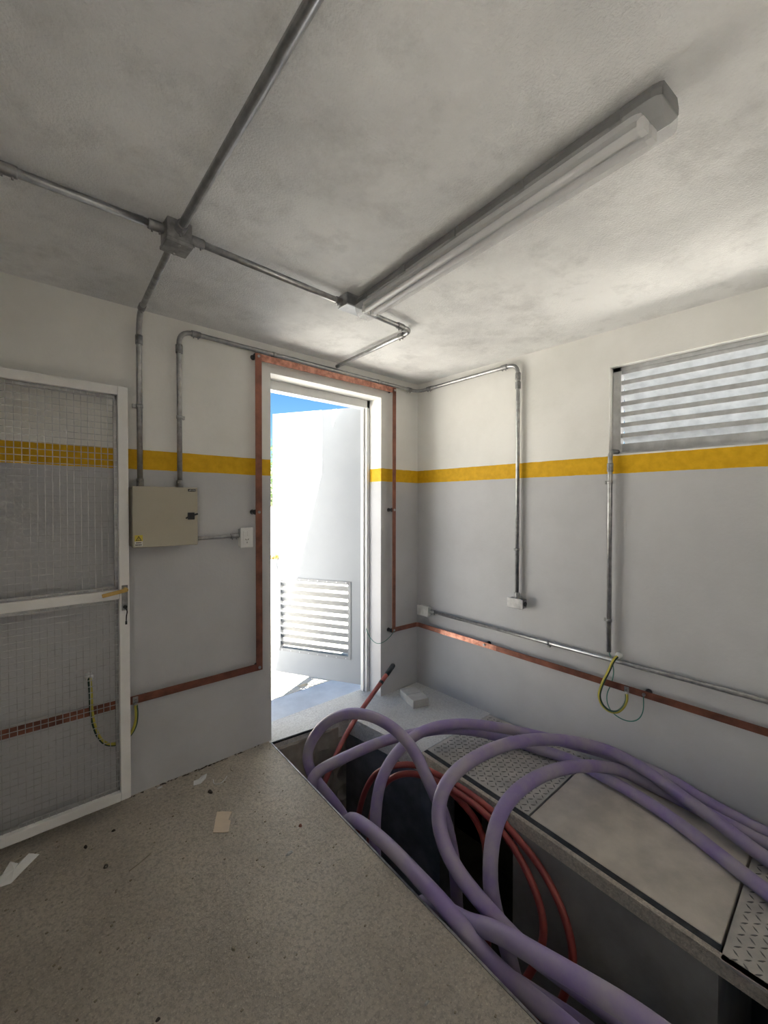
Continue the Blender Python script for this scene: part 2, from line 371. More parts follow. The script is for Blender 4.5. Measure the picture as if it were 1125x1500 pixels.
# ------------------------------------------------------------------ gate
GX0, GX1, GZ0, GZ1 = -3.03, -2.147, .055, 2.068
gate = thing('mesh_gate', 'white steel gate with wire mesh folded open against the back wall', 'gate', ((GX0+GX1)/2, -.085, GZ0))
y0, y1 = -.105, -.068; sw = .044
MB().box(GX1-sw, GX1, y0, y1, GZ0, GZ1).build('stile', 'gate', gate, .004)
MB().box(GX0, GX0+sw, y0, y1, GZ0, GZ1).build('stile', 'gate', gate, .004)
for z0, z1 in ((GZ1-sw, GZ1), (1.042, 1.086), (GZ0, GZ0+sw)):
    MB().box(GX0+sw, GX1-sw, y0, y1, z0, z1).build('rail', 'gate', gate, .003)
for z0, z1 in ((GZ0+sw, 1.042), (1.086, GZ1-sw)):
    a, b = GX0+sw, GX1-sw; c = .014
    MB().box(a, b, -.08, -.07, z0, z0+c).box(a, b, -.08, -.07, z1-c, z1).box(a, a+c, -.08, -.07, z0, z1).box(b-c, b, -.08, -.07, z0, z1).build('mesh_border', 'galv', gate)
    wm = MB(); x = b-.012
    while x > a: wm.box(x-.0014, x+.0014, -.0845, -.0823, z0, z1); x -= .0262
    z = z1-.02
    while z > z0: wm.box(a, b, -.0823, -.0801, z-.0014, z+.0014); z -= .0292
    stuff(wm.build('wire_mesh', 'wire', gate))
lk = MB().box(-2.181, -2.155, -.109, -.105, .985, 1.108).build('lock_plate', 'galvdark', gate, .002)
MB().cyl((-2.168, -.109, 1.003), (-2.168, -.116, 1.003), .009, 12).box(-2.1705, -2.1655, -.13, -.116, .996, 1.01).build('key_cylinder', 'black', lk)
MB().tube(spline([(-2.168, -.128, 1.0), (-2.163, -.13, .985), (-2.165, -.125, .96), (-2.165, -.118, .93)], .006), .0028, 8).box(-2.169, -2.161, -.119, -.116, .918, .934).build('key', 'black', lk)
MB().cyl((-2.168, -.109, 1.088), (-2.168, -.135, 1.088), .011, 14).obox((-2.216, -.137, 1.08), (.05, 0, .008), (0, .006, 0), (-.0015, 0, .0085)).build('lever_handle', 'brass', gate, .003)

# ------------------------------------------------------------------ electrical panel
pan = thing('electrical_panel', 'beige metal electrical panel with black latch mounted on the back wall', 'electrical panel', (-1.985, -.07, 1.287))
PX0, PX1, PZ0, PZ1, PF = -2.139, -1.833, 1.287, 1.589, -.14
MB().box(PX0+.004, PX1-.004, PF+.018, 0, PZ0+.004, PZ1-.004).build('cabinet_body', 'beige', pan, .003)
pd = MB().box(PX0, PX1, PF, PF+.016, PZ0, PZ1).build('cabinet_door', 'beige', pan, .004)
lt = MB().box(-1.886, -1.853, PF-.014, PF, 1.421, 1.458).build('latch', 'black', pd, .003)
MB().obox((-1.846, PF-.010, 1.448), (.009, 0, .003), (0, .003, 0), (-.001, 0, .004)).build('latch_tab', 'black', lt)
MB().obox((-1.891, PF-.008, 1.431), (.005, 0, .003), (0, .003, 0), (-.001, 0, .003)).build('latch_tab', 'black', lt)
bp = MB().tube([(-1.882, PF-.001, 1.574), (-1.845, PF-.001, 1.574)], .0062, 10).build('brand_plate', 'black', pd)
MB().obox((-1.8755, PF-.0085, 1.5735), (.005, 0, .0015), (0, .0008, 0), (-.0006, 0, .0022)).box(-1.868, -1.862, PF-.009, PF-.007, 1.5725, 1.5755).box(-1.860, -1.855, PF-.009, PF-.007, 1.5725, 1.5755).box(-1.853, -1.848, PF-.009, PF-.007, 1.5715, 1.5745).build('plate_marks', 'signwhite', bp)
sg = MB().box(-2.131, -2.096, PF-.0012, PF, 1.295, 1.350).build('warning_sign', 'signwhite', pd)
ws = MB(); n0 = len(ws.v); cx = -2.1135
ws.box(-2.131, -2.096, PF-.0018, PF-.0012, 1.320, 1.350, 1)
def tri(r_, z_, y_, mi):
    n0 = len(ws.v); ws.v += [(cx-r_, y_, z_), (cx+r_, y_, z_), (cx, y_, z_+r_*1.75)]; ws._f([n0, n0+1, n0+2], mi)
tri(.0135, 1.3225, PF-.0022, 0); tri(.0085, 1.3255, PF-.0026, 1)
ws.box(cx-.001, cx+.001, PF-.003, PF-.0026, 1.3275, 1.336, 0)
for x, w in ((-2.125, .0045), (-2.119, .005), (-2.1125, .004), (-2.107, .004)): ws.box(x, x+w, PF-.0018, PF-.0012, 1.3105, 1.3155, 0)
for x, w in ((-2.128, .006), (-2.121, .005), (-2.1145, .006), (-2.107, .006)): ws.box(x, x+w, PF-.0018, PF-.0012, 1.300, 1.305, 0)
ws.build('sign_print', ['black', 'signyellow'], sg)
# switch and socket plate
sw_ = thing('switch_socket', 'white switch and socket plate on back wall beside copper bar', 'wall socket', (-1.52, -.03, 1.243))
MB().box(-1.555, -1.488, -.04, 0, 1.25, 1.355).build('back_box', 'whiteplastic', sw_, .003)
pl = MB().box(-1.561, -1.482, -.052, -.04, 1.243, 1.363).build('face_plate', 'whiteplastic', sw_, .004)
MB().box(-1.545, -1.522, -.056, -.052, 1.312, 1.343).build('rocker', 'whiteplastic', pl, .002)
MB().box(-1.521, -1.498, -.056, -.052, 1.312, 1.343).build('rocker', 'whiteplastic', pl, .002)
MB().box(-1.545, -1.498, -.054, -.052, 1.262, 1.310).build('socket_insert', 'whiteplastic', pl, .001)
MB().obox((-1.528, -.0545, 1.292), (.0035, 0, -.004), (0, .0006, 0), (.001, 0, .001)).obox((-1.515, -.0545, 1.292), (.0035, 0, .004), (0, .0006, 0), (-.001, 0, .001)).box(-1.523, -1.520, -.055, -.0538, 1.270, 1.280).build('socket_slots', 'black', pl)
# socket on right wall
so = thing('wall_socket', 'white socket box in the corner above copper bar on right wall', 'wall socket', (-.03, -.11, .595))
MB().box(-.042, 0, -.163, -.052, .60, .668).build('back_box', 'whiteplastic', so, .003)
pl = MB().box(-.054, -.042, -.169, -.047, .594, .674).build('face_plate', 'whiteplastic', so, .004)
for k in range(3):
    yy = -.15+k*.030; MB().box(-.057, -.054, yy, yy+.024, .612, .656).build('socket_module', 'whiteplastic', pl, .001)
# metal outlet box on right wall
jb = thing('outlet_box', 'small cast metal outlet box at foot of vertical conduit, right wall', 'junction box', (-.03, -.95, .812))
MB().box(-.052, 0, -1.008, -.898, .812, .872).build('box_body', 'galvdark', jb, .004)
MB().box(-.058, -.052, -1.012, -.894, .808, .876).build('box_cover', 'galv', jb, .003)
MB().cyl((-.026, -1.008, .842), (-.026, -1.014, .842), .016, 14).build('knockout', 'black', jb)

# ------------------------------------------------------------------ conduits
def conduit(label, pts, fil, couplings=(), clamps=(), surf=None, r=.013, group='metal conduit runs'):
    path = fillet(pts, fil); path2 = [path[0]]
    for p in path[1:]: path2.append(p)
    root = thing('conduit', label, 'conduit', min((Vector(p) for p in pts), key=lambda v: v.z), group)
    MB().tube(path2, r, 14).build('tube', 'galv', root)
    def near(p):
        p = Vector(p); best = None
        for i in range(len(path2)-1):
            a, b = path2[i], path2[i+1]; ab = b-a
            if ab.length < 1e-6: continue
            u = max(0, min(1, (p-a).dot(ab)/ab.length_squared)); q = a+ab*u
            if best is None or (q-p).length < best[0]: best = ((q-p).length, q, ab.normalized())
        return best[1], best[2]
    for c_ in couplings:
        q, tg = near(c_); h = .024
        w = tg.orthogonal().normalized()
        cp = MB().tube([q-tg*h, q-tg*h*.8, q+tg*h*.8, q+tg*h], r*1.32, 14, rf=lambda u: .93 if u in (0, 1) else 1).build('coupling', 'galvdark', root)
        sd_ = Vector((0, 0, -1)) if abs(tg.z) < .5 else Vector((-.7, -.7, 0)).normalized()
        ms = MB()
        for o_ in (-.5, .5): ms.cyl(q+tg*h*o_+sd_*r, q+tg*h*o_+sd_*(r*1.32+.007), .0032, 8)
        ms.build('screw', 'galvdark', cp)
    for c_, nrm in clamps:
        q, tg = near(c_); nrm = Vector(nrm); sid = tg.cross(nrm).normalized()
        MB().tube([q-tg*.009, q+tg*.009], r*1.22, 14).obox(q-nrm*.014+sid*.018, tg*.009, sid*.012, nrm*.008).build('clamp', 'galv', root)
    return root
nB, nR, nC = (0, -1, 0), (-1, 0, 0), (0, 0, -1)
conduit('galvanized conduit on the ceiling leaving the cast box over the gate', [(-3.5, -.80, 2.47), (-2.178, -.838, 2.47)], .05, [(-2.595, -.82, 2.47), (-2.205, -.838, 2.47)])
conduit('thick bright conduit on the ceiling running from cast box to wall behind', [(-2.138, -.875, 2.467), (-2.205, -2.9, 2.467), (-2.22, -4.49, 2.467)], .02, [(-2.14, -.895, 2.467)], r=.0145)
conduit('conduit dropping from ceiling box down to top left of beige panel', [(-2.135, -.80, 2.466), (-2.08, -.027, 2.466), (-2.08, -.027, 1.589)], .10, [(-2.082, -.125, 2.46), (-2.08, -.027, 2.335), (-2.08, -.027, 1.608)], [((-2.08, -.027, 2.0), nB)])
conduit('ceiling conduit from cast box past light fitting then bent toward doorway', [(-2.098, -.838, 2.47), (-.895, -.80, 2.47), (-.858, -.04, 2.46)], .05, [(-2.065, -.838, 2.47), (-.985, -.80, 2.47), (-.888, -.715, 2.47), (-1.40, -.82, 2.47)])
conduit('long conduit from beige panel along wall top round corner to outlet box', [(-1.888, -.026, 1.589), (-1.888, -.026, 2.437), (-.026, -.026, 2.432), (-.026, -.945, 2.445), (-.026, -.95, .87)], .075,
        [(-1.888, -.026, 2.335), (-1.80, -.026, 2.437), (-1.888, -.026, 1.606), (-.13, -.026, 2.432), (-.026, -.15, 2.432), (-.026, -.84, 2.443), (-.026, -.946, 2.36), (-.026, -.946, 2.30), (-.026, -.95, .888)],
        [((-1.888, -.026, 1.97), nB), ((-1.33, -.026, 2.437), nB), ((-.46, -.026, 2.437), nB), ((-.026, -.948, 1.20), nR)])
conduit('conduit standing below louvred window with green wire at its foot', [(.06, -1.545, 1.808), (-.026, -1.533, 1.808), (-.026, -1.537, .66)], .045, [(-.026, -1.534, 1.715)], [((-.026, -1.535, 1.63), nR), ((-.026, -1.537, .84), nR)])
conduit('horizontal conduit along right wall just above the copper bar', [(-.026, -.185, .638), (-.026, -2.224, .607), (-.026, -4.49, .58)], .02, [(-.026, -.20, .638)], [((-.026, -1.172, .62), nR)], r=.012)
conduit('short conduit linking the beige panel to white switch plate', [(-1.833, -.022, 1.31), (-1.55, -.022, 1.315)], .02, [(-1.585, -.022, 1.315)], r=.0105)
# cast ceiling box
cb = thing('ceiling_junction_box', 'square cast metal junction box on ceiling where four conduits meet', 'junction box', (-2.138, -.838, 2.415))
MB().box(-2.180, -2.096, -.880, -.797, 2.428, 2.5).build('box_body', 'galvdark', cb, .005)
bc = MB().box(-2.183, -2.093, -.883, -.794, 2.415, 2.428).build('box_cover', 'galvdark', cb, .003)
MB().cyl((-2.138, -.872, 2.415), (-2.138, -.872, 2.411), .005, 10).build('screw', 'galv', bc)
MB().cyl((-2.138, -.805, 2.415), (-2.138, -.805, 2.411), .005, 10).build('screw', 'galv', bc)
fb = thing('light_connection_box', 'small pale conduit box at the end of the ceiling light', 'junction box', (-1.345, -.835, 2.44))
MB().box(-1.395, -1.275, -.868, -.80, 2.447, 2.5).build('box_body', 'galv', fb, .003)
MB().box(-1.398, -1.272, -.871, -.797, 2.440, 2.447).build('box_cover', 'alu', fb, .002)

# ------------------------------------------------------------------ light fitting
A = Vector((-1.297, -.868, 0)); B = Vector((-1.437, -2.182, 0)); ax = (B-A).normalized(); sx = Vector((-ax.y, ax.x, 0)); LEN = (B-A).length
fx = thing('light_fitting', 'long sealed twin tube light fitting with clear cover on the ceiling', 'ceiling light', (A+B)/2+UZ*2.395)
def sect(prof, s0, s1, mb, n_taper=.02):
    # sweep a half profile (x, z) along the fitting with rounded-in ends
    rings = []
    for s, k in ((s0, .80), (s0+.008, .93), (s0+n_taper, 1), (s1-n_taper, 1), (s1-.008, .93), (s1, .80)):
        base = len(mb.v); rings.append(base)
        for x, z in prof: mb.v.append(tuple(A+ax*s+sx*(x*k)+UZ*z))
    P_ = len(prof)
    for i in range(len(rings)-1):
        for j in range(P_-1): mb._f([rings[i]+j, rings[i+1]+j, rings[i+1]+j+1, rings[i]+j+1], 0, False)
    mb._f([rings[0]+j for j in range(P_)]); mb._f([rings[-1]+j for j in range(P_)][::-1])
    return mb
sect([(-.056, 2.446), (-.058, 2.462), (-.046, 2.482), (.046, 2.482), (.058, 2.462), (.056, 2.446), (-.056, 2.446)], 0, LEN, MB()).build('housing', 'housing', fx)
sect([(-.044, 2.445), (-.040, 2.432), (.040, 2.432), (.044, 2.445)], .05, LEN-.05, MB()).build('gear_tray', 'tray', fx)
sect([(-.058, 2.446), (-.056, 2.424), (-.046, 2.404), (-.030, 2.396), (.030, 2.396), (.046, 2.404), (.056, 2.424), (.058, 2.446)], .002, LEN-.002, MB(), .03).build('diffuser', 'diff', fx)
for s in (-.022, .022):
    MB().tube([A+ax*.06+sx*s+UZ*2.416, A+ax*(LEN-.06)+sx*s+UZ*2.416], .0115, 12).build('lamp_tube', 'tubeglass', fx)
    for e_ in (.052, LEN-.052): MB().obox(A+ax*e_+sx*s+UZ*2.42, ax*.008, sx*.014, UZ*.015).build('lamp_holder', 'whiteplastic', fx)
for k in range(5):
    for s in (-1, 1):
        MB().obox(A+ax*(.10+k*(LEN-.2)/4)+sx*s*.060+UZ*2.453, ax*.014, sx*.003, UZ*.014).build('clip', 'housing', fx)
for k in range(2):
    MB().obox(A+ax*(.25+k*(LEN-.5))+UZ*2.491, ax*.03, sx*.02, UZ*.009).build('mounting_bracket', 'galvdark', fx)

# ------------------------------------------------------------------ copper earth bar
cu = thing('copper_earth_bar', 'flat copper earthing bar framing the doorway and following back wall', 'copper bar', (-.9, -.04, .47), 'copper earthing bars')
h = .0205
def bar(par, a, b, wdir, tdir, mat='copper', w=h): MB().obox((Vector(a)+Vector(b))/2, (Vector(b)-Vector(a))/2, Vector(wdir)*w, Vector(tdir)*.0025).build('bar', mat, par, .0008)
bar(cu, (-3.49, -.04, .512), (-1.42, -.04, .506), UZ, (0, 1, 0))
bar(cu, (-1.442, -.045, .487), (-1.442, -.045, 2.412), (1, 0, 0), (0, 1, 0))
bar(cu, (-1.46, -.04, 2.392), (-.29, -.04, 2.392), UZ, (0, 1, 0), 'coppernew')
bar(cu, (-.312, -.045, 2.41), (-.312, -.045, .495), (1, 0, 0), (0, 1, 0), w=.017)
bar(cu, (-.33, -.04, .514), (-.052, -.04, .509), UZ, (0, 1, 0), w=.018)
bar(cu, (-.054, -.0405, .509), (-.0385, -.056, .508), UZ, (.7, .7, 0), w=.018)
for x, z, off in ((-1.442, 1.454, .022), (-.312, 1.459, .02), (-1.442, 2.394, .016), (-.312, 2.39, .016), (-1.442, .506, .0), (-.312, .513, .02)):
    MB().tube([(x-off, -.002, z), (x-off, -.012, z), (x-off, -.03, z), (x-off, -.042, z)], .016, 12, rf=lambda u: (1, .8, .8, 1)[round(u*3)]).build('insulator', 'black', cu)
    MB().cyl((x, -.044, z), (x, -.054, z), .009, 6).build('bolt', 'galv', cu)
cu2 = thing('copper_earth_bar', 'flat copper earthing bar running level along the right wall', 'copper bar', (-.04, -2.2, .41), 'copper earthing bars')
bar(cu2, (-.04, -.054, .508), (-.04, -.29, .504), UZ, (1, 0, 0), w=.018)
bar(cu2, (-.04, -.29, .504), (-.04, -.80, .497), UZ, (1, 0, 0), 'coppernew', w=.0185)
bar(cu2, (-.04, -.80, .497), (-.04, -4.49, .43), UZ, (1, 0, 0), w=.0185)
for y, z in ((-.704, .499), (-1.725, .480), (-2.9, .46)):
    MB().tube([(-.002, y-.012, z+.006), (-.012, y-.012, z+.006), (-.03, y-.012, z+.006), (-.0375, y-.012, z+.006)], .017, 12, rf=lambda u: (1, .8, .8, 1)[round(u*3)]).build('insulator', 'black', cu2)
    MB().cyl((-.042, y, z), (-.052, y, z), .009, 6).build('bolt', 'galv', cu2)

# ------------------------------------------------------------------ earth leads
EL = [(-2.304, -.03, .668), (-2.304, -.045, .64), (-2.302, -.05, .601), (-2.3, -.05, .519), (-2.29, -.05, .443), (-2.268, -.05, .372), (-2.235, -.05, .33), (-2.183, -.05, .317), (-2.141, -.05, .34), (-2.116, -.05, .383), (-2.11, -.052, .44), (-2.113, -.053, .485)]
ER = [(-.03, -1.584, .645), (-.06, -1.578, .632), (-.075, -1.554, .562), (-.08, -1.523, .48), (-.08, -1.509, .409), (-.075, -1.523, .365), (-.065, -1.556, .338), (-.06, -1.594, .343), (-.056, -1.627, .38), (-.054, -1.643, .426), (-.052, -1.642, .458)]
strp = lambda u: 1 if (u < .2 or u > .85) else 0
def lead(label, P, gl, axis, lug):
    r_ = thing('earth_cable', label, 'cable', P[6], 'yellow and green earth leads')
    MB().tube(spline(P, .01), .0088, 12, stripe=strp).build('sheath', ['yellow', 'green'], r_)
    a = Vector(gl); d = Vector(axis)
    MB().tube([a, a+d*.02, a+d*.021, a+d*.035], .018, 14, rf=lambda u: (1, 1, .8, .75)[round(u*3)]).build('wall_gland', 'whiteplastic', r_)
    q = Vector(lug[0]); n = Vector(lug[1]); s_ = n.cross(UZ)
    lg = MB().obox(q, s_*.012, n*.0018, UZ*.016).cyl(q-UZ*.012, q-UZ*.035, .009, 10).build('cable_lug', 'galv', r_)
    MB().cyl(q, q+n*.009, .008, 6).build('lug_bolt', 'galvdark', lg)
lead('yellow green earth cable hanging behind the wire mesh gate', EL, (-2.304, 0, .672), (0, -1, -.2), ((-2.113, -.0455, .508), (0, -1, 0)))
lead('yellow green earth cable looping below the conduit on right wall', ER, (0, -1.586, .65), (-1, 0, -.1), ((-.0455, -1.640, .480), (-1, 0, 0)))
GR = [(-.026, -1.537, .665), (-.03, -1.545, .64), (-.03, -1.560, .60), (-.03, -1.566, .55), (-.03, -1.553, .475), (-.02, -1.529, .418), (-.03, -1.531, .373), (-.04, -1.554, .333), (-.04, -1.598, .307), (-.04, -1.654, .305), (-.042, -1.699, .334), (-.045, -1.722, .388), (-.05, -1.725, .470)]
tag(MB().tube(smooth_path(spline(GR, .01), 4), .0028, 8).build('earth_wire', 'teal'), 'thin green wire drooping from window conduit to copper bar', 'wire')
GD = [(-.446, .134, .512), (-.45, .10, .47), (-.452, .05, .437), (-.445, -.012, .425), (-.406, -.035, .438), (-.348, -.05, .477), (-.314, -.052, .51)]
tag(MB().tube(smooth_path(spline(GD, .01), 4), .0025, 8).build('earth_wire', 'teal'), 'thin green wire bonding the door frame to copper bar', 'wire')

# ------------------------------------------------------------------ trench covers
def lugs(poly, name_parent, zt):
    xs = [p[0] for p in poly]; ys = [p[1] for p in poly]; lm = MB(); i = 0; pitch = .031
    def inside(x, y):
        c_ = False
        for k in range(len(poly)):
            (xa, ya), (xb, yb) = poly[k], poly[k-1]
            if (ya > y) != (yb > y) and x < (xb-xa)*(y-ya)/(yb-ya)+xa: c_ = not c_
        return c_
    y = min(ys)+.02; r_ = 0
    while y < max(ys)-.012:
        x = min(xs)+.02; k = 0
        while x < max(xs)-.012:
            if inside(x-.012, y) and inside(x+.012, y):
                a = math.pi/4 if (k+r_) % 2 else -math.pi/4
                d = Vector((math.cos(a), math.sin(a), 0)); w = Vector((-d.y, d.x, 0)); c_ = Vector((x, y, zt)); n = len(lm.v)
                lm.v += [tuple(c_-d*.0145), tuple(c_-w*.0035), tuple(c_+d*.0145), tuple(c_+w*.0035), tuple(c_-d*.008+UZ*.0025), tuple(c_+d*.008+UZ*.0025)]
                for q in ((0, 1, 4), (1, 5, 4), (1, 2, 5), (2, 3, 5), (3, 4, 5), (3, 0, 4)): lm._f([n+v_ for v_ in q])
            x += pitch; k += 1
        y += pitch; r_ += 1
    stuff(lm.build('tread_lugs', 'lug', name_parent))
P1 = [(-.677, -.735), (-.02, -.735), (-.02, -1.438), (-.729, -1.438)]
P2 = [(-.731, -1.448), (-.02, -1.448), (-.02, -2.196), (-.801, -2.196)]
P3 = [(-.862, -2.206), (-.02, -2.206), (-.02, -3.0), (-.915, -3.0)]
P4 = [(-.90, -3.01), (-.02, -3.01), (-.02, -3.595), (-.93, -3.595)]
for poly, lab in ((P1, 'steel checker plate cover between the concrete floor and plain slab'), (P3, 'dark steel checker plate cover overhanging the trench beyond plain slab')):
    r_ = thing('checker_plate', lab, 'trench cover', (-.4, sum(q[1] for q in poly)/4, -.012), 'trench covers')
    MB().prism(poly, -.012, .0).build('plate', 'plate', r_); lugs(poly, r_, 0.0)
for poly, lab in ((P2, 'plain concrete cover slab set between the two checker plates'), (P4, 'plain concrete cover slab behind the dark checker plate')):
    tag(MB().prism(poly, -.05, .001).build('cover_slab', 'cover', None, .004), lab, 'trench cover', 'trench covers')

# ------------------------------------------------------------------ cables in the trench
def cable(label, P, r=.03, mat='purple', name='power_cable', cat='cable', group='purple power cables', sm=10):
    P = [(p[0], p[1], .034 if .028 < p[2] < .0335 and p[0] > -.66 else p[2]) for p in P]
    o = MB().tube(smooth_path(spline(P, .02), sm), r, 16).build(name, mat)
    return tag(o, label, cat, group)
cable('purple cable arching highest over the far end of trench by doorway', [(-1.12, -.85, -.95), (-1.16, -.72, -.55), (-1.203, -.594, -.248), (-1.292, -.428, -.066), (-1.305, -.361, 0), (-1.301, -.363, .079), (-1.268, -.391, .162), (-1.217, -.461, .259), (-1.144, -.579, .322), (-1.083, -.715, .325), (-1.041, -.861, .285), (-1.032, -.979, .215), (-1.041, -1.081, .109), (-1.028, -1.15, .012), (-1.013, -1.193, -.132), (-.999, -1.209, -.28), (-.98, -1.203, -.43), (-.98, -1.25, -.9)])
cable('purple cable sloping up from under the floor edge onto the cover slab', [(-1.30, -.66, -.55), (-1.33, -.57, -.28), (-1.362, -.50, -.095), (-1.356, -.474, -.022), (-1.325, -.477, .003), (-1.178, -.528, .048), (-.937, -.609, .094), (-.788, -.69, .114), (-.589, -.788, .116), (-.348, -.926, .059), (-.216, -1.262, .036), (-.180, -1.40, .033), (-.205, -1.572, .032), (-.225, -1.70, .032), (-.295, -1.931, .032), (-.37, -2.082, .032), (-.437, -2.209, .033), (-.50, -2.35, .033), (-.60, -2.8, .033), (-.62, -3.4, .033)])
cable('purple cable rising beside red conduits then following foot of right wall', [(-1.26, -.95, -.9), (-1.24, -.90, -.4), (-1.208, -.856, -.147), (-1.176, -.829, -.063), (-1.123, -.795, .011), (-1.024, -.774, .088), (-.931, -.776, .137), (-.836, -.781, .165), (-.695, -.825, .184), (-.543, -.909, .18), (-.346, -1.034, .135), (-.21, -1.211, .107), (-.114, -1.379, .09), (-.052, -1.583, .085), (-.042, -1.823, .080), (-.052, -2.05, .037), (-.085, -2.241, .032), (-.12, -2.7, .032), (-.12, -3.4, .032)])
cable('purple cable in the tall wide loop over the checker plate', [(-1.17, -2.05, -.13), (-1.26, -1.80, -.055), (-1.29, -1.694, -.03), (-1.288, -1.624, -.005), (-1.294, -1.525, .025), (-1.291, -1.408, .083), (-1.281, -1.349, .146), (-1.258, -1.314, .205), (-1.2, -1.298, .276), (-1.103, -1.303, .316), (-.928, -1.326, .335), (-.715, -1.357, .318), (-.488, -1.401, .266), (-.264, -1.483, .199), (-.137, -1.599, .150), (-.124, -1.69, .135), (-.124, -1.808, .102), (-.164, -1.934, .085), (-.212, -2.052, .075), (-.25, -2.167, .055), (-.29, -2.28, .040), (-.36, -2.7, .036), (-.38, -3.4, .036)])
cable('purple cable in the smaller loop landing on plain cover slab', [(-1.08, -1.66, -.9), (-1.13, -1.62, -.4), (-1.181, -1.581, -.163), (-1.208, -1.568, -.074), (-1.221, -1.554, .019), (-1.203, -1.541, .097), (-1.173, -1.527, .157), (-1.124, -1.516, .206), (-1.035, -1.514, .252), (-.89, -1.523, .269), (-.68, -1.538, .243), (-.446, -1.562, .181), (-.276, -1.596, .123), (-.156, -1.651, .082), (-.090, -1.742, .033), (-.120, -1.981, .032), (-.163, -2.213, .032), (-.21, -2.7, .032), (-.22, -3.4, .032)])
cable('purple cable lying along the steel trench edge beside rough floor', [(-1.31, -.80, -.40), (-1.338, -.79, -.15), (-1.362, -.825, -.045), (-1.372, -.90, .0), (-1.378, -1.043, .022), (-1.389, -1.199, .03), (-1.405, -1.35, .03), (-1.408, -1.451, .022), (-1.408, -1.546, 0), (-1.405, -1.609, -.025), (-1.40, -1.671, -.05), (-1.395, -1.769, -.055), (-1.383, -1.891, -.055), (-1.38, -1.97, -.055), (-1.40, -2.6, -.10), (-1.42, -3.4, -.2)])
cable('bright purple cable crossing above the others over the open trench', [(-1.25, -1.10, -.5), (-1.285, -1.22, -.26), (-1.309, -1.33, -.142), (-1.340, -1.459, -.075), (-1.352, -1.56, -.035), (-1.366, -1.660, .030), (-1.385, -1.835, .091), (-1.385, -2.011, .132), (-1.38, -2.132, .150), (-1.36, -2.5, .12), (-1.30, -3.0, -.1), (-1.28, -3.4, -.4)], .031)
cable('dusty purple cable lying deepest under the crossing cables', [(-1.25, -1.45, -.45), (-1.275, -1.58, -.27), (-1.275, -1.663, -.205), (-1.268, -1.767, -.19), (-1.245, -1.886, -.185), (-1.23, -1.984, -.19), (-1.2, -2.5, -.25), (-1.2, -3.4, -.4)])
RG = 'red plastic conduits in the trench'
cable('outer red conduit curving along the trench lip below checker plate', [(-1.08, -.54, -.9), (-1.079, -.56, -.315), (-1.072, -.57, -.249), (-1.066, -.6, -.16), (-1.036, -.65, -.042), (-1.005, -.72, .02), (-.95, -.775, .035), (-.87, -.814, .024), (-.835, -.898, .007), (-.815, -1.056, .004), (-.806, -1.194, -.009), (-.806, -1.285, -.025), (-.812, -1.376, -.045), (-.825, -1.466, -.08), (-.835, -1.546, -.108), (-.86, -1.66, -.196), (-.88, -1.711, -.272), (-.90, -1.74, -.345), (-.95, -1.70, -.55), (-1.02, -1.58, -.9)], .0165, 'red', 'flexible_conduit', 'conduit', RG)
cable('inner red conduit curving just below its twin inside the trench', [(-1.03, -.58, -.9), (-1.019, -.6, -.339), (-1.005, -.62, -.234), (-.993, -.66, -.139), (-.978, -.72, -.059), (-.95, -.785, -.01), (-.90, -.843, .0), (-.868, -.935, -.005), (-.85, -1.066, -.004), (-.843, -1.173, -.014), (-.842, -1.285, -.034), (-.846, -1.373, -.064), (-.855, -1.445, -.096), (-.866, -1.499, -.135), (-.88, -1.565, -.207), (-.90, -1.611, -.265), (-.925, -1.627, -.334), (-.955, -1.615, -.40), (-1.03, -1.54, -.6), (-1.1, -1.45, -.9)], .0165, 'red', 'flexible_conduit', 'conduit', RG)
cable('dim red conduit hanging down in the dark opening under checker plate', [(-.83, -.86, -.06), (-.80, -.95, -.05), (-.79, -1.068, -.09), (-.79, -1.171, -.13), (-.80, -1.233, -.19), (-.82, -1.268, -.277), (-.83, -1.28, -.9)], .0165, 'red', 'flexible_conduit', 'conduit', RG)
cable('pinkish red conduit glimpsed under the bright crossing cable', [(-1.33, -1.62, -.40), (-1.325, -1.72, -.22), (-1.318, -1.80, -.175), (-1.306, -1.87, -.165), (-1.295, -1.95, -.16), (-1.27, -2.4, -.3), (-1.2, -3.3, -.5)], .0165, 'red', 'flexible_conduit', 'conduit', RG)
tp = thing('taped_conduit', 'red conduit with grey taped tip poking up beside the doorway', 'conduit', (-1.2, -.33, -.5))
TT = [(-.391, -.13, .286), (-.482, -.145, .231), (-.634, -.16, .133), (-.80, -.187, .033), (-.983, -.24, -.085), (-1.124, -.29, -.215), (-1.26, -.33, -.40), (-1.28, -.36, -.9)]
pth = smooth_path(spline(TT, .02), 8)
MB().tube(pth[4:], .0165, 14).build('red_tube', 'red', tp)
MB().tube([pth[0], pth[0].lerp(pth[1], .4)]+pth[1:6], .0185, 14, rf=lambda u: .55 if u == 0 else (.95 if u < .3 else 1)).build('taped_tip', 'steeldark', tp)
MB().tube(pth[8:10], .0175, 14).build('tape_band', 'tape', tp)

# ------------------------------------------------------------------ paving block
bk = thing('paving_block', 'grey cement paving block on the floor near the corner', 'block', (-.27, -.23, 0))
c0 = Vector((-.27, -.228, .03)); a = Vector((.034, .106, 0)); bb = Vector((.062, -.020, 0))
for s in (-1, 1): MB().obox(c0+a*.505*s, a*.49, bb, UZ*.03).build('half', 'block', bk, .003)
MB().obox(c0-UZ*.002, a*.06, bb*.97, UZ*.0265).build('groove', 'block', bk)

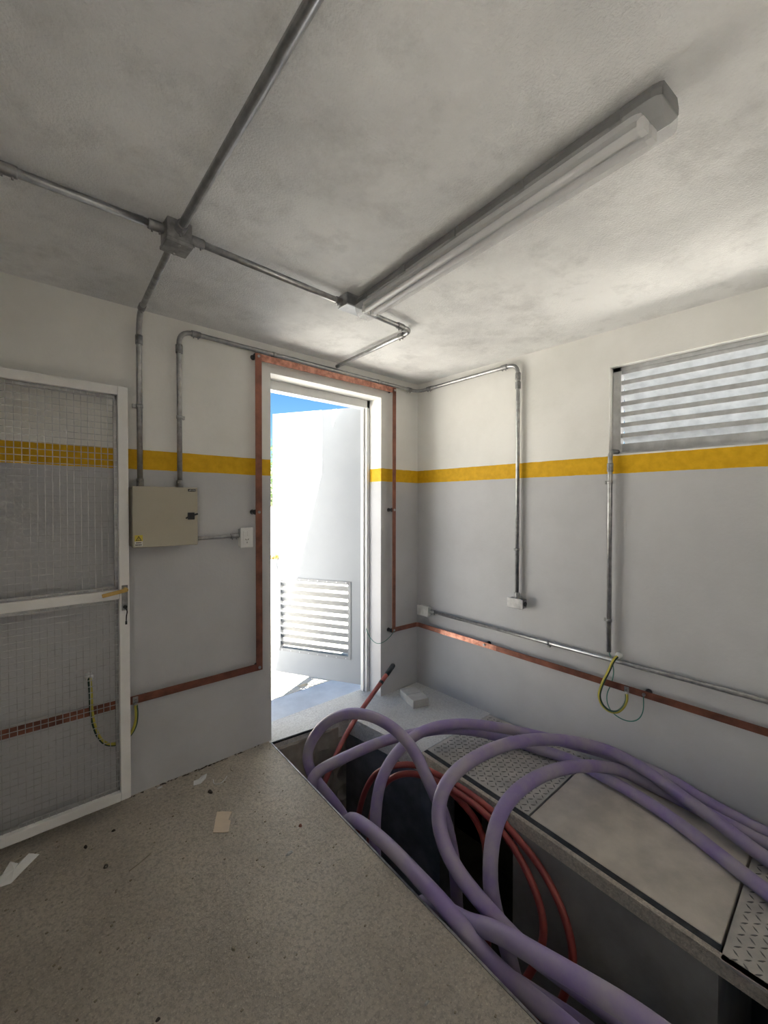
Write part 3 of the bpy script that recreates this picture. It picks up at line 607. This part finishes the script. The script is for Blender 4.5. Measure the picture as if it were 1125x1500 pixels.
# ------------------------------------------------------------------ litter on the floor
def flat(name, label, cat, pts, mat, th=.0015, fold=None, z=.002, group=None):
    mb = MB(); n = len(pts)
    zs = fold or [0]*n
    b0 = len(mb.v); mb.v += [(p[0], p[1], z+q) for p, q in zip(pts, zs)]+[(p[0], p[1], z+q+th) for p, q in zip(pts, zs)]
    cx = sum(p[0] for p in pts)/n; cy = sum(p[1] for p in pts)/n; cz = z+sum(zs)/n
    mb.v += [(cx, cy, cz), (cx, cy, cz+th)]
    for i in range(n):
        j = (i+1) % n; mb._f([b0+n+i, b0+n+j, b0+2*n+1]); mb._f([b0+j, b0+i, b0+2*n]); mb._f([b0+i, b0+j, b0+n+j, b0+n+i])
    return tag(mb.build(name, mat), label, cat, group)
flat('cardboard_scrap', 'torn rectangle of brown cardboard on the floor', 'cardboard', [(-1.909, -.538), (-1.854, -.581), (-1.818, -.52), (-1.825, -.505), (-1.789, -.464), (-1.843, -.415)], 'card', .003)
flat('paper_scrap', 'crumpled white paper scrap on floor below mesh gate', 'paper', [(-2.64, -.26), (-2.60, -.275), (-2.55, -.21), (-2.505, -.165), (-2.54, -.15), (-2.575, -.17), (-2.60, -.16), (-2.625, -.20), (-2.66, -.215)], 'paper', .001, [0, .004, 0, .002, .015, .004, .02, .006, .008])
flat('paper_scrap', 'small white paper scrap on floor under the beige panel', 'paper', [(-1.862, -.135), (-1.83, -.15), (-1.79, -.115), (-1.775, -.09), (-1.80, -.085), (-1.825, -.105), (-1.85, -.10)], 'paper', .001, [0, .003, 0, .008, .002, .006, .003])
def strand(label, P, r, mat): tag(MB().tube(smooth_path(spline(P, .006), 3), r, 6).build('wire_offcut', mat), label, 'wire')
strand('curled white wire offcut on floor near back wall', [(-1.765, -.155, .003), (-1.775, -.195, .003), (-1.75, -.215, .004), (-1.715, -.195, .004), (-1.70, -.18, .006)], .0022, 'paper')
strand('short bent pale wire on floor beside curled offcut', [(-1.655, -.155, .003), (-1.66, -.13, .003), (-1.65, -.115, .006), (-1.64, -.095, .003)], .0016, 'twig')
strand('thin pale straw lying alone on the floor', [(-2.24, -.515, .003), (-2.20, -.50, .003), (-2.15, -.475, .003)], .0018, 'twig')
strand('small stiff wire end at the trench corner by door', [(-1.40, -.09, .002), (-1.385, -.075, .008), (-1.375, -.05, .012)], .0018, 'twig')
def chip(label, x, y, sx_, sy_, sz, mat, rot=0.3):
    mb = MB(); n = 7; b0 = 0; ring = []
    for k in range(n):
        a_ = 2*math.pi*k/n+rot; q = .75+.35*random.random()
        ring.append((x+math.cos(a_)*sx_*q, y+math.sin(a_)*sy_*q))
    mb.v += [(p[0], p[1], .0) for p in ring]+[(x+(p[0]-x)*.6, y+(p[1]-y)*.6, sz*(.8+.3*random.random())) for p in ring]
    for k in range(n): j = (k+1) % n; mb._f([k, j, n+j, n+k])
    mb._f([n+k for k in range(n)]); mb._f(list(range(n))[::-1])
    tag(mb.build('debris_chip', mat), label, 'debris')
chip('dark crumb beside the white paper scrap under panel', -1.813, -.241, .012, .022, .008, 'dirt')
chip('dark purple crumb on floor left of straw', -2.306, -.424, .011, .010, .009, 'dirt')
chip('brown crumb on floor below the mesh gate corner', -2.243, -.216, .010, .007, .005, 'dirt')
chip('dark sliver on floor under the gate', -2.353, -.244, .007, .014, .005, 'dirt')
chip('small red crumb on floor beside trench edge', -1.588, -.763, .009, .012, .008, 'redbit')
chip('pale stone chip on floor near red crumb', -1.704, -.871, .020, .010, .007, 'block')
chip('pale pebble alone on open floor', -2.048, -1.098, .007, .010, .006, 'twig')
chip('dark speck of dirt close to floor front', -2.294, -1.146, .009, .007, .005, 'dirt')
chip('small pale chip near trench edge front', -1.681, -1.642, .012, .005, .005, 'block')
chip('white chip along foot of back wall', -1.999, -.030, .014, .007, .005, 'paper')
gm = MB()
for k in range(420):
    x = random.uniform(-3.2, -1.5); y = random.uniform(-2.3, -.02); s_ = random.uniform(.0012, .0035)
    if x > ledge(y)-.03: continue
    gm.obox((x, y, s_*.5), (s_, s_*.3, 0), (-s_*.3, s_*.8, 0), (0, 0, s_*.6))
stuff(tag(gm.build('floor_grit', 'twig'), 'fine pale grit scattered over the concrete floor', 'grit'))

dm = MB()
for k in range(110):
    x = random.uniform(-3.3, -1.36) if k % 2 else random.gauss(-1.75, .12); s_ = random.uniform(.0012, .0038)
    if x > -1.36: continue
    dm.obox((x, -.003-random.random()*.012, s_*.4), (s_*1.6, s_*.2, 0), (-s_*.2, s_*.6, 0), (0, 0, s_*.5))
stuff(tag(dm.build('wall_foot_dirt', 'dirt'), 'dark dirt crumbs along the foot of the back wall', 'dirt'))

# ------------------------------------------------------------------ outside
hs_ = thing('added_house', 'unseen white flat roofed house added to bounce sunlight indoors', 'house', (-4, 9, -.262))  # out of view; added to reflect sun through the doorway onto low surfaces
MB().box(-9, .6, 8.6, 13, -.262, 3.5).build('house_wall', 'outwall', hs_)
MB().box(-9.2, .8, 8.4, 13.2, 3.5, 3.7).build('roof', 'outwall', hs_)
for x in (-7.6, -5.4, -1.4):
    w_ = MB().box(x, x+1.2, 8.56, 8.62, .9, 2.1).build('house_window', 'whitepaint', hs_)
    MB().box(x+.06, x+.57, 8.54, 8.56, .96, 2.04).build('pane', 'black', w_); MB().box(x+.63, x+1.14, 8.54, 8.56, .96, 2.04).build('pane', 'black', w_)
MB().box(-3.5, -2.6, 8.55, 8.62, -.262, 1.9).build('house_door', 'bark', hs_)
bw = MB().box(1.0, 22, 13.0, 13.2, -.262, 1.4).build('boundary_wall', 'outwall'); tag(bw, 'low pale boundary wall across the paved yard', 'wall')
def shrub(x, y, hgt, rad, label):
    r_ = thing('garden_tree', label, 'tree', (x, y, -.262), 'trees beyond the boundary wall')
    MB().tube([(x, y, -.262), (x+.05, y, hgt*.4), (x, y+.05, hgt*.7)], .09, 8, rf=lambda u: 1-.6*u).build('trunk', 'bark', r_)
    mb = MB()
    for k in range(1500):
        d = Vector((random.gauss(0, 1), random.gauss(0, 1), random.gauss(0, 1))).normalized()*(random.random()**.4)
        c_ = Vector((x+d.x*rad, y+d.y*rad, hgt*.62+d.z*hgt*.38)); q = Quaternion((random.random()-.5, random.random()-.5, random.random()-.5, random.random()-.5)).normalized()
        u_ = q @ Vector((.09, 0, 0)); w_ = q @ Vector((0, .05, 0)); n = len(mb.v)
        mb.v += [tuple(c_-u_), tuple(c_-w_), tuple(c_+u_), tuple(c_+w_)]; mb._f([n, n+1, n+2, n+3])
    stuff(mb.build('foliage', 'leafgreen', r_))
for x, y, h_, r_, l_ in ((3.0, 15, 4.2, 1.6, 'broad green tree behind the boundary wall opposite the doorway'), (7.0, 16.5, 4.8, 1.8, 'taller green tree farther along the boundary wall'), (10.4, 15.5, 3.6, 1.6, 'small green tree at the end of the tree row')): shrub(x, y, h_, r_, l_)
